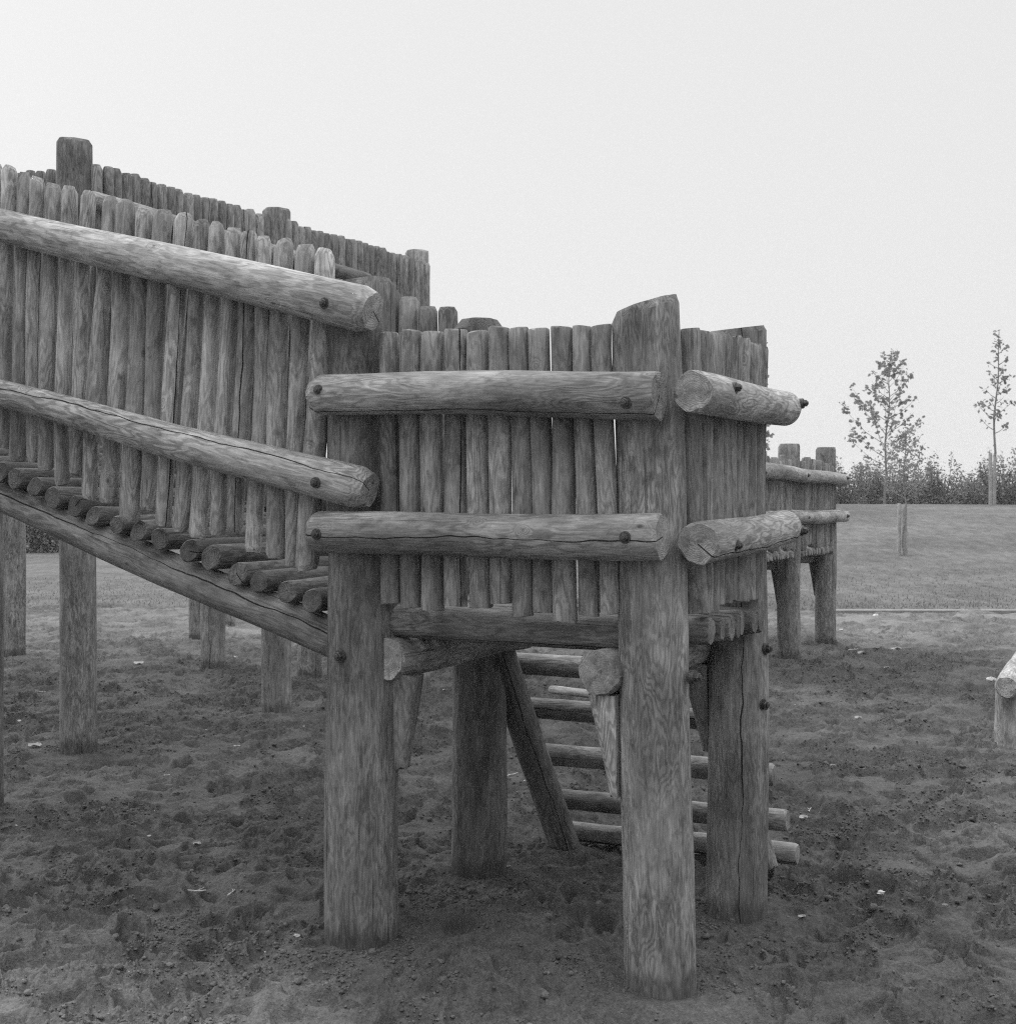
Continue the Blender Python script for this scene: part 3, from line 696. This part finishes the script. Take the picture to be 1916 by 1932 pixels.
# ------------------------------------------------------------------ vegetation
def tube_pts(vs, fs, pts, rads, n=7):
    b0 = len(vs)
    for i, p in enumerate(pts):
        d = (pts[min(i + 1, len(pts) - 1)] - pts[max(i - 1, 0)]).normalized(); u = d.orthogonal().normalized(); v = d.cross(u)
        for k in range(n):
            t = 2 * math.pi * k / n; vs.append(tuple(p + (u * math.cos(t) + v * math.sin(t)) * rads[i]))
    for i in range(len(pts) - 1):
        for k in range(n):
            k2 = (k + 1) % n; fs.append((b0 + i * n + k, b0 + i * n + k2, b0 + (i + 1) * n + k2, b0 + (i + 1) * n + k))
def leaf(vs, fs, p, size, rnd, droop=.3):
    a = rnd.uniform(0, 6.283); e = rnd.uniform(-1.1, .6); u = Vector((math.cos(a) * math.cos(e), math.sin(a) * math.cos(e), math.sin(e)))
    w_ = u.orthogonal().normalized(); w_ = (w_ * math.cos(a * 3) + u.cross(w_) * math.sin(a * 3)).normalized()
    nn = u.cross(w_); l = size; s = size * rnd.uniform(.28, .42); b = len(vs)
    for (x, y, z) in ((0, 0, 0), (.35, 1, .12), (.35, -1, .12), (.75, .7, .1), (.75, -.7, .1), (1.05, 0, -.1)):
        vs.append(tuple(p + u * (x * l) + w_ * (y * s) + nn * (z * l * .6)))
    fs.append((b, b + 2, b + 1)); fs.append((b + 1, b + 2, b + 4, b + 3)); fs.append((b + 3, b + 4, b + 5))

def sapling(base, height, crown_lo, width, seed, label, nb=16, leaf_size=.15, dens=11, lean=(0, 0), rt=.045, top_bias=1.0, group=None):
    rnd = random.Random(seed); o = thing('young_tree', base, label, 'tree', group)
    vs, fs = [], []; lv, lf = [], []
    N = 10; pts = [Vector((lean[0] * (i / N) ** 1.4 + .04 * math.sin(i * 1.3 + seed), lean[1] * i / N + .04 * math.sin(i * 1.7), height * i / N - (.1 if i == 0 else 0))) for i in range(N + 1)]
    tube_pts(vs, fs, pts, [rt * (1 - .88 * i / N) + .004 for i in range(N + 1)], 8)
    def trunk(t): i = min(int(t * N), N - 1); return pts[i].lerp(pts[i + 1], t * N - i)
    br, bf = [], []
    for b in range(nb):
        t = crown_lo + (1 - crown_lo) * ((b + rnd.random() * .6) / nb) * .95; p = trunk(t); a = b * 2.4 + rnd.uniform(-.4, .4)
        f = (t - crown_lo) / (1 - crown_lo); L = width * .5 * (1.0 - f * .88) * min(1, .6 + f * 2.5) * rnd.uniform(.6, .95)
        up = rnd.uniform(.5, 1.0) * L
        q = [p, p + Vector((math.cos(a) * L * .45, math.sin(a) * L * .45, up * .35)), p + Vector((math.cos(a) * L * .8, math.sin(a) * L * .8, up * .8)), p + Vector((math.cos(a) * L, math.sin(a) * L, up * 1.15))]
        tube_pts(br, bf, q, [rt * .32, rt * .22, rt * .14, .003], 5)
        for _ in range(int(dens * (L + .25) * rnd.uniform(.6, 1.4))):
            u = rnd.uniform(.3, 1.05); i = min(int(u * 3), 2); c = q[i].lerp(q[i + 1], min(1, u * 3 - i))
            for _k in range(rnd.choice((1, 2, 3))): leaf(lv, lf, c + Vector([rnd.gauss(0, .06) for _ in range(3)]), leaf_size * rnd.uniform(.6, 1.2), rnd)
    for _ in range(int(dens * 1.3 * top_bias)):
        t = rnd.uniform(.86, 1.0); leaf(lv, lf, trunk(t) + Vector([rnd.gauss(0, .09) for _ in range(3)]), leaf_size * rnd.uniform(.7, 1.3), rnd)
    M = Matrix.Translation(base)
    link_mesh('trunk', vs, fs, BARK, M, o, sharp=0); link_mesh('branches', br, bf, BARK, M, o, sharp=0); link_mesh('crown', lv, lf, LEAF_S, M, o, smooth=False)
    return o

def gz(x, y): return float(lawn_z(x, y))
def on_hill(px, Z): X = (px - CX) / F * Z; return Vector((X, Z, gz(X, Z)))
t1 = on_hill(1668, 52); sapling(t1, 5.6, .22, 4.4, 31, 'tall thin young tree with large sparse leaves against the sky', nb=40, leaf_size=.17, dens=7.5, rt=.045, top_bias=3, lean=(.25, 0))
t2 = on_hill(1872, 48); sapling(t2, 5.95, .40, 1.7, 42, 'slim young tree with bare curving trunk at the far right edge', nb=26, leaf_size=.15, dens=8, lean=(.28, .1), rt=.05)
g = lawn_hit(1706, 1050); sapling(g, g.y * 238 / F, .42, 2.2, 53, 'bushy young tree tied between two stakes on the lawn', nb=24, leaf_size=.075, dens=15, rt=.024)
t4 = on_hill(1428, 46); sapling(t4, 5.8, .2, 1.7, 64, 'young tree mostly hidden behind the right corner post of the fort', nb=28, leaf_size=.16, dens=14, rt=.045)

def stake(name, p, h, r, label, lean=0):
    rnd = random.Random(int(p.x * 100)); vs, fs = [], []; n = 10
    for i, (z, q) in enumerate(((-.15, 1), (h * .5, 1.0), (h - .03, .98), (h, .8))):
        for k in range(n): t = 2 * math.pi * k / n; rr = r * q * (1 + .08 * math.sin(3 * t)); vs.append((rr * math.cos(t) + lean * z / h, rr * math.sin(t), z))
    for i in range(3):
        for k in range(n): k2 = (k + 1) % n; fs.append((i * n + k, i * n + k2, (i + 1) * n + k2, (i + 1) * n + k))
    fs.append(tuple(3 * n + k for k in range(n)))
    o = link_mesh(name, vs, fs, STAKE, Matrix.Translation(p)); tag(o, label, 'stake', 'tree stakes on the lawn')
sz = g.y / F
stake('tree_stake', g + Vector((-9 * sz, .1, 0)), 100 * sz, .045, 'left pale wooden stake beside the bushy young tree', .02)
stake('tree_stake', g + Vector((7 * sz, .25, 0)), 93 * sz, .06, 'right and thicker wooden stake beside the bushy young tree', -.02)
p = on_hill(1868, 47.5); stake('tree_stake', p, 100 * 47.5 / F, .062, 'thick pale stake beside the slim tree at the right edge')
p = on_hill(1876, 47.8); stake('tree_stake', p, 92 * 47.8 / F, .05, 'thin pale stake right of the thick one at the right edge')

def shrub(base, height, width, seed, label, dens=1.0, group='scrub bushes along the far edge of the lawn'):
    rnd = random.Random(seed); o = thing('shrub', base, label, 'bush', group)
    st, sf, lv, lf = [], [], [], []
    for b in range(26):
        a = rnd.uniform(0, 6.283); rr = width * .5 * math.sqrt(rnd.random()); hh = height * (rnd.uniform(.5, 1.0) if b % 4 else rnd.uniform(.85, 1.18)) * (1 - .35 * (rr / (width * .5)) ** 2)
        tip = Vector((math.cos(a) * rr, math.sin(a) * rr * .7, hh)); b0 = Vector((tip.x * .35, tip.y * .35, -.05)); mid = b0.lerp(tip, .5) + Vector((tip.x * .15, 0, .05))
        tube_pts(st, sf, [b0, mid, tip], [.02, .012, .003], 5)
        for _ in range(int(dens * 60 * hh)):
            u = rnd.random() ** 1.25; c = (b0.lerp(mid, u * 2) if u < .5 else mid.lerp(tip, u * 2 - 1)); sp = .30 * (1.12 - u)
            leaf(lv, lf, c + Vector((rnd.gauss(0, sp), rnd.gauss(0, sp), rnd.gauss(0, .12))), rnd.uniform(.05, .12), rnd)
    M = Matrix.Translation(base)
    link_mesh('stems', st, sf, BARK_D, M, o, sharp=0); link_mesh('foliage', lv, lf, LEAF_B, M, o, smooth=False)
ORD = ['first', 'second', 'third', 'fourth', 'fifth', 'sixth', 'seventh', 'eighth', 'ninth', 'tenth', 'eleventh', 'twelfth', 'thirteenth', 'fourteenth', 'fifteenth', 'sixteenth']
spec = [(1445, 54, 1.7, 2.4), (1495, 55, 1.9, 2.4), (1545, 54, 1.6, 2.2), (1590, 53, 1.9, 2.0), (1625, 55, 2.2, 2.1), (1662, 54, 1.9, 2.0), (1700, 56, 2.4, 2.2), (1738, 54, 1.6, 1.9), (1772, 53, 2.1, 1.9),
        (1806, 55, 1.8, 2.0), (1838, 54, 1.5, 1.9), (1870, 56, 1.9, 2.0), (1905, 53, 2.6, 2.3), (1945, 53, 3.0, 2.4)]
for i, (px, Z, hh, ww) in enumerate(spec):
    q = 'low' if hh < 1.75 else ('tall' if hh > 2.15 else 'mid-height')
    shrub(on_hill(px, Z), hh * .84, ww, 1000 + i, '%s scrubby bush, %s from the left in the row beyond the grass bank' % (q, ORD[i]))
for i, (px, Z, hh, ww) in enumerate([(-20, 45, 2.6, 2.6), (38, 44.5, 2.4, 2.4), (88, 45, 2.7, 2.4), (140, 46, 2.5, 2.4), (210, 49, 2.4, 2.6)]):
    shrub(on_hill(px, Z), hh, ww, 1100 + i, 'dark bush seen under the ramp at left, %s from the left edge' % ORD[i], 1.3, 'dark bushes at the left end of the lawn')
# unbroken low undergrowth between and behind the bushes
def undergrowth():
    rnd = random.Random(5); lv, lf = [], []
    for (a, b, Z0, n, hmax) in ((1380, 1990, 57, 13000, .85), (-60, 300, 48, 9000, 1.5)):
        for _ in range(n):
            px = rnd.uniform(a, b); Z = Z0 + rnd.uniform(-1.4, 1.8); X = (px - CX) / F * Z; zz = gz(X, Z) + hmax * rnd.random() ** 1.3 * (.75 + .25 * math.sin(X * 1.7) + .2 * math.sin(X * 4.1))
            leaf(lv, lf, Vector((X, Z, zz)), rnd.uniform(.09, .18), rnd)
    o = link_mesh('undergrowth', lv, lf, LEAF_B, smooth=False); tag(o, 'tangled low undergrowth behind the row of bushes', 'undergrowth', kind='stuff')
undergrowth()

# ------------------------------------------------------------------ litter on the sand
def sz_at(x, y): return float(sand_h(np.array([x]), np.array([y]))[0])
def sand_pt(px, py):
    Z = H * F / (py - HY)
    for _ in range(4):
        X = (px - CX) / F * Z; hz = sz_at(X, Z); Z = (H - hz) * F / (py - HY)
    return Vector(((px - CX) / F * Z, Z, sz_at((px - CX) / F * Z, Z)))
def dead_leaf(p, size, ang, mat, name='dead_leaf'):
    rnd = random.Random(int(p.x * 997 + p.y * 31)); vs, fs = [], []; nx, ny = 9, 5; c1, c2 = rnd.uniform(.15, .5), rnd.uniform(.1, .4)
    for i in range(nx):
        t = i / (nx - 1); w_ = .30 * math.sin(math.pi * min(1, t * .96 + .04)) ** .7 + .01
        for j in range(ny):
            s = (j / (ny - 1) - .5) * 2
            vs.append(((t - .5) * size, s * w_ * size * (1 + .15 * math.sin(9 * t + j)), size * (c1 * (t - .5) ** 2 + c2 * s * s * w_ * 1.6 + .06 * math.sin(7 * t + 2 * s))))
    for i in range(nx - 1):
        for j in range(ny - 1): a = i * ny + j; fs.append((a, a + ny, a + ny + 1, a + 1))
    return link_mesh(name, vs, fs, mat, Matrix.Translation(p + Vector((0, 0, size * .06 + .004))) @ Matrix.Rotation(ang, 4, 'Z') @ Matrix.Rotation(rnd.uniform(.05, .4), 4, 'X'), sharp=0)
def twig(p, L, r, ang, mat, name='twig'):
    rnd = random.Random(int(p.x * 997 + p.y * 31)); vs, fs = [], []
    pts = [Vector((L * (t - .5), .03 * L * math.sin(t * 5 + L * 40), .02 * L * math.sin(t * 7))) for t in [i / 6 for i in range(7)]]
    tube_pts(vs, fs, pts, [r * (1.1 - .5 * i / 6) for i in range(7)], 7)
    if L > .09: tube_pts(vs, fs, [pts[4], pts[4] + Vector((L * .12, L * .10, L * .03)), pts[4] + Vector((L * .2, L * .2, L * .06))], [r * .6, r * .5, r * .3], 6)
    return link_mesh(name, vs, fs, mat, Matrix.Translation(p + Vector((0, 0, r + .006))) @ Matrix.Rotation(ang, 4, 'Z') @ Matrix.Rotation(rnd.uniform(-.12, .12), 4, 'Y'), sharp=0)
def scrap(p, size, mat, name='paper_scrap'):
    rnd = random.Random(int(p.x * 997 + p.y * 31)); vs, fs = [], []; n, m = 12, 7
    for i in range(m + 1):
        ph_ = math.pi * i / m
        for k in range(n):
            th = 2 * math.pi * k / n; rr = size * .5 * (.62 + .38 * rnd.random()); vs.append((rr * math.sin(ph_) * math.cos(th) * 1.15, rr * math.sin(ph_) * math.sin(th), rr * .6 * math.cos(ph_)))
    for i in range(m):
        for k in range(n): k2 = (k + 1) % n; fs.append((i * n + k, (i + 1) * n + k, (i + 1) * n + k2, i * n + k2))
    return link_mesh(name, vs, fs, mat, Matrix.Translation(p + Vector((0, 0, size * .18))), smooth=False)
LIT = [ # kind, x, y, size in photo units, angle, label
 ('l', 66, 1411, 30, .1, 'largest pale leaf, left of the tall ramp post foot'), ('l', 69, 1484, 20, 2.5, 'tilted pale leaf below the large one at left'),
 ('l', 41, 1353, 18, .2, 'small pale leaf near the left edge'), ('t', 75, 1304, 24, .5, 'pale straw near the left edge among dark hollows'),
 ('l', 262, 1262, 22, .2, 'pale leaf just right of the tall ramp post'), ('l', 447, 1240, 14, .1, 'small pale leaf between the two far posts'),
 ('l', 480, 1283, 24, 2.9, 'pale curled leaf left of the second rear post'), ('t', 425, 1453, 34, .6, 'straight pale straw in the sand left of the near post'),
 ('t', 315, 1473, 20, .9, 'short pale twig in the middle of the left sand'), ('t', 573, 1380, 16, 1.2, 'short pale twig beside the near left post'),
 ('l', 386, 1385, 16, .1, 'small pale leaf in the middle distance at left'), ('l', 372, 1598, 20, -.3, 'pale leaf scrap in the foreground hollow at left'),
 ('t', 438, 1687, 42, 1.0, 'thick speckled twig in the left foreground'), ('t', 360, 1692, 56, -.35, 'long thin buried twig in the left foreground'),
 ('l', 447, 1410, 14, .1, 'tiny pale leaf left of the near post'), ('s', 282, 1590, 12, 0, 'small pale clod in the left foreground hollow'),
 ('t', 305, 1293, 16, .4, 'thin twig right of the tall ramp post'), ('l', 70, 1585, 14, .5, 'faint leaf in the shaded left foreground'),
 ('t', 967, 1456, 26, .35, 'pale straw between the rear post and the leaning ladder pole'), ('p', 978, 1490, 22, 0, 'white scrap of paper left of the leaning ladder pole'),
 ('t', 992, 1477, 22, .8, 'pale stalk standing by the white scrap'), ('t', 1118, 1597, 26, .5, 'pale stick at the foot of the leaning ladder pole'),
 ('t', 838, 1303, 18, .9, 'pale twig behind the left bracket'), ('l', 958, 1637, 14, .5, 'pale chip at the foot of the rear post'),
 ('p', 1592, 1444, 16, 0, 'white scrap in the open sand right of the fort'), ('l', 1570, 1447, 12, .1, 'small pale chip left of the white scrap at right'),
 ('t', 1527, 1535, 34, .9, 'forked dry stalk beyond the lowest ladder rungs'), ('l', 1515, 1553, 22, .3, 'pale leaf at the base of the forked stalk'),
 ('p', 1660, 1676, 20, 0, 'bright rounded scrap beside a hollow at right'), ('l', 1512, 1733, 18, .2, 'pale leaf right of the corner post feet'),
 ('l', 1782, 1708, 22, .1, 'pale flat scrap in the right foreground'), ('l', 1626, 1233, 22, .1, 'pale flat leaf in the far litter cluster'),
 ('l', 1655, 1225, 20, 2.8, 'second pale leaf of the far litter cluster'), ('l', 1690, 1228, 26, .2, 'long pale leaf at the right of the far cluster'),
 ('t', 1608, 1228, 26, .3, 'pale straw at the left of the far cluster'), ('l', 1640, 1210, 14, .1, 'topmost pale leaf of the far cluster'),
 ('l', 1673, 1262, 14, .1, 'lone pale leaf below the far cluster'), ('p', 1652, 1165, 14, 0, 'pale clod near the lawn edge'),
 ('p', 1586, 1190, 9, 0, 'tiny pale pebble near the distant platform'), ('l', 1618, 1359, 18, .3, 'faint pale leaf in the open sand at right'),
 ('p', 1869, 1278, 24, 0, 'crumpled white paper beside the end of the balance log'), ('s', 1400, 1735, 20, .2, 'flat buried chip at the corner post foot'),
 ('s', 560, 1768, 16, 0, 'lumpy clod near the foot of the near left post'), ('s', 245, 1840, 8, 0, 'small pale pebble in the bottom left corner'),
 ('s', 30, 1560, 9, 0, 'small pebble at the left edge'), ('s', 455, 1755, 7, 0, 'small pebble left of the near post'), ('s', 500, 1800, 6, 0, 'tiny pebble at the bottom left of the near post'),
 ('t', 1205, 1742, 22, .4, 'faint twig between the two front posts'), ('s', 1500, 1330, 8, 0, 'small pebble right of the corner post')]
for (kd, x, y, s, an, lab) in LIT:
    p = sand_pt(x, y); sw = .85 * s * p.y / F
    if kd == 'l': o = dead_leaf(p, sw, an, PALE)
    elif kd == 't': o = twig(p, sw * 1.25, max(.0035, sw * .045), an + .3, STRAW)
    elif kd == 'p': o = scrap(p, sw, PAPER)
    else: o = scrap(p, sw, STONE, 'pebble')
    tag(o, lab, {'l': 'leaf', 't': 'twig', 'p': 'scrap', 's': 'pebble'}[kd], 'litter scattered on the sand')
# ------------------------------------------------------------------ faint haze
def haze():
    x0, x1, y0, y1, z0, z1 = -262, 262, -20, 262, -1.5, 10
    vs = [(x, y, z) for z in (z0, z1) for y in (y0, y1) for x in (x0, x1)]
    fs = [(0, 2, 3, 1), (4, 5, 7, 6), (0, 1, 5, 4), (2, 6, 7, 3), (0, 4, 6, 2), (1, 3, 7, 5)]
    m = bpy.data.materials.new('haze'); m.use_nodes = True; t = m.node_tree; t.nodes.clear()
    o_ = t.nodes.new('ShaderNodeOutputMaterial'); v = t.nodes.new('ShaderNodeVolumePrincipled')
    v.inputs['Color'].default_value = (1, 1, 1, 1); v.inputs['Density'].default_value = .0007
    t.links.new(v.outputs[0], o_.inputs['Volume'])
    tag(link_mesh('haze', vs, fs, m, smooth=False), 'thin pale haze over the distant bushes', 'haze', kind='stuff')
haze()
print('objects', len(bpy.data.objects))
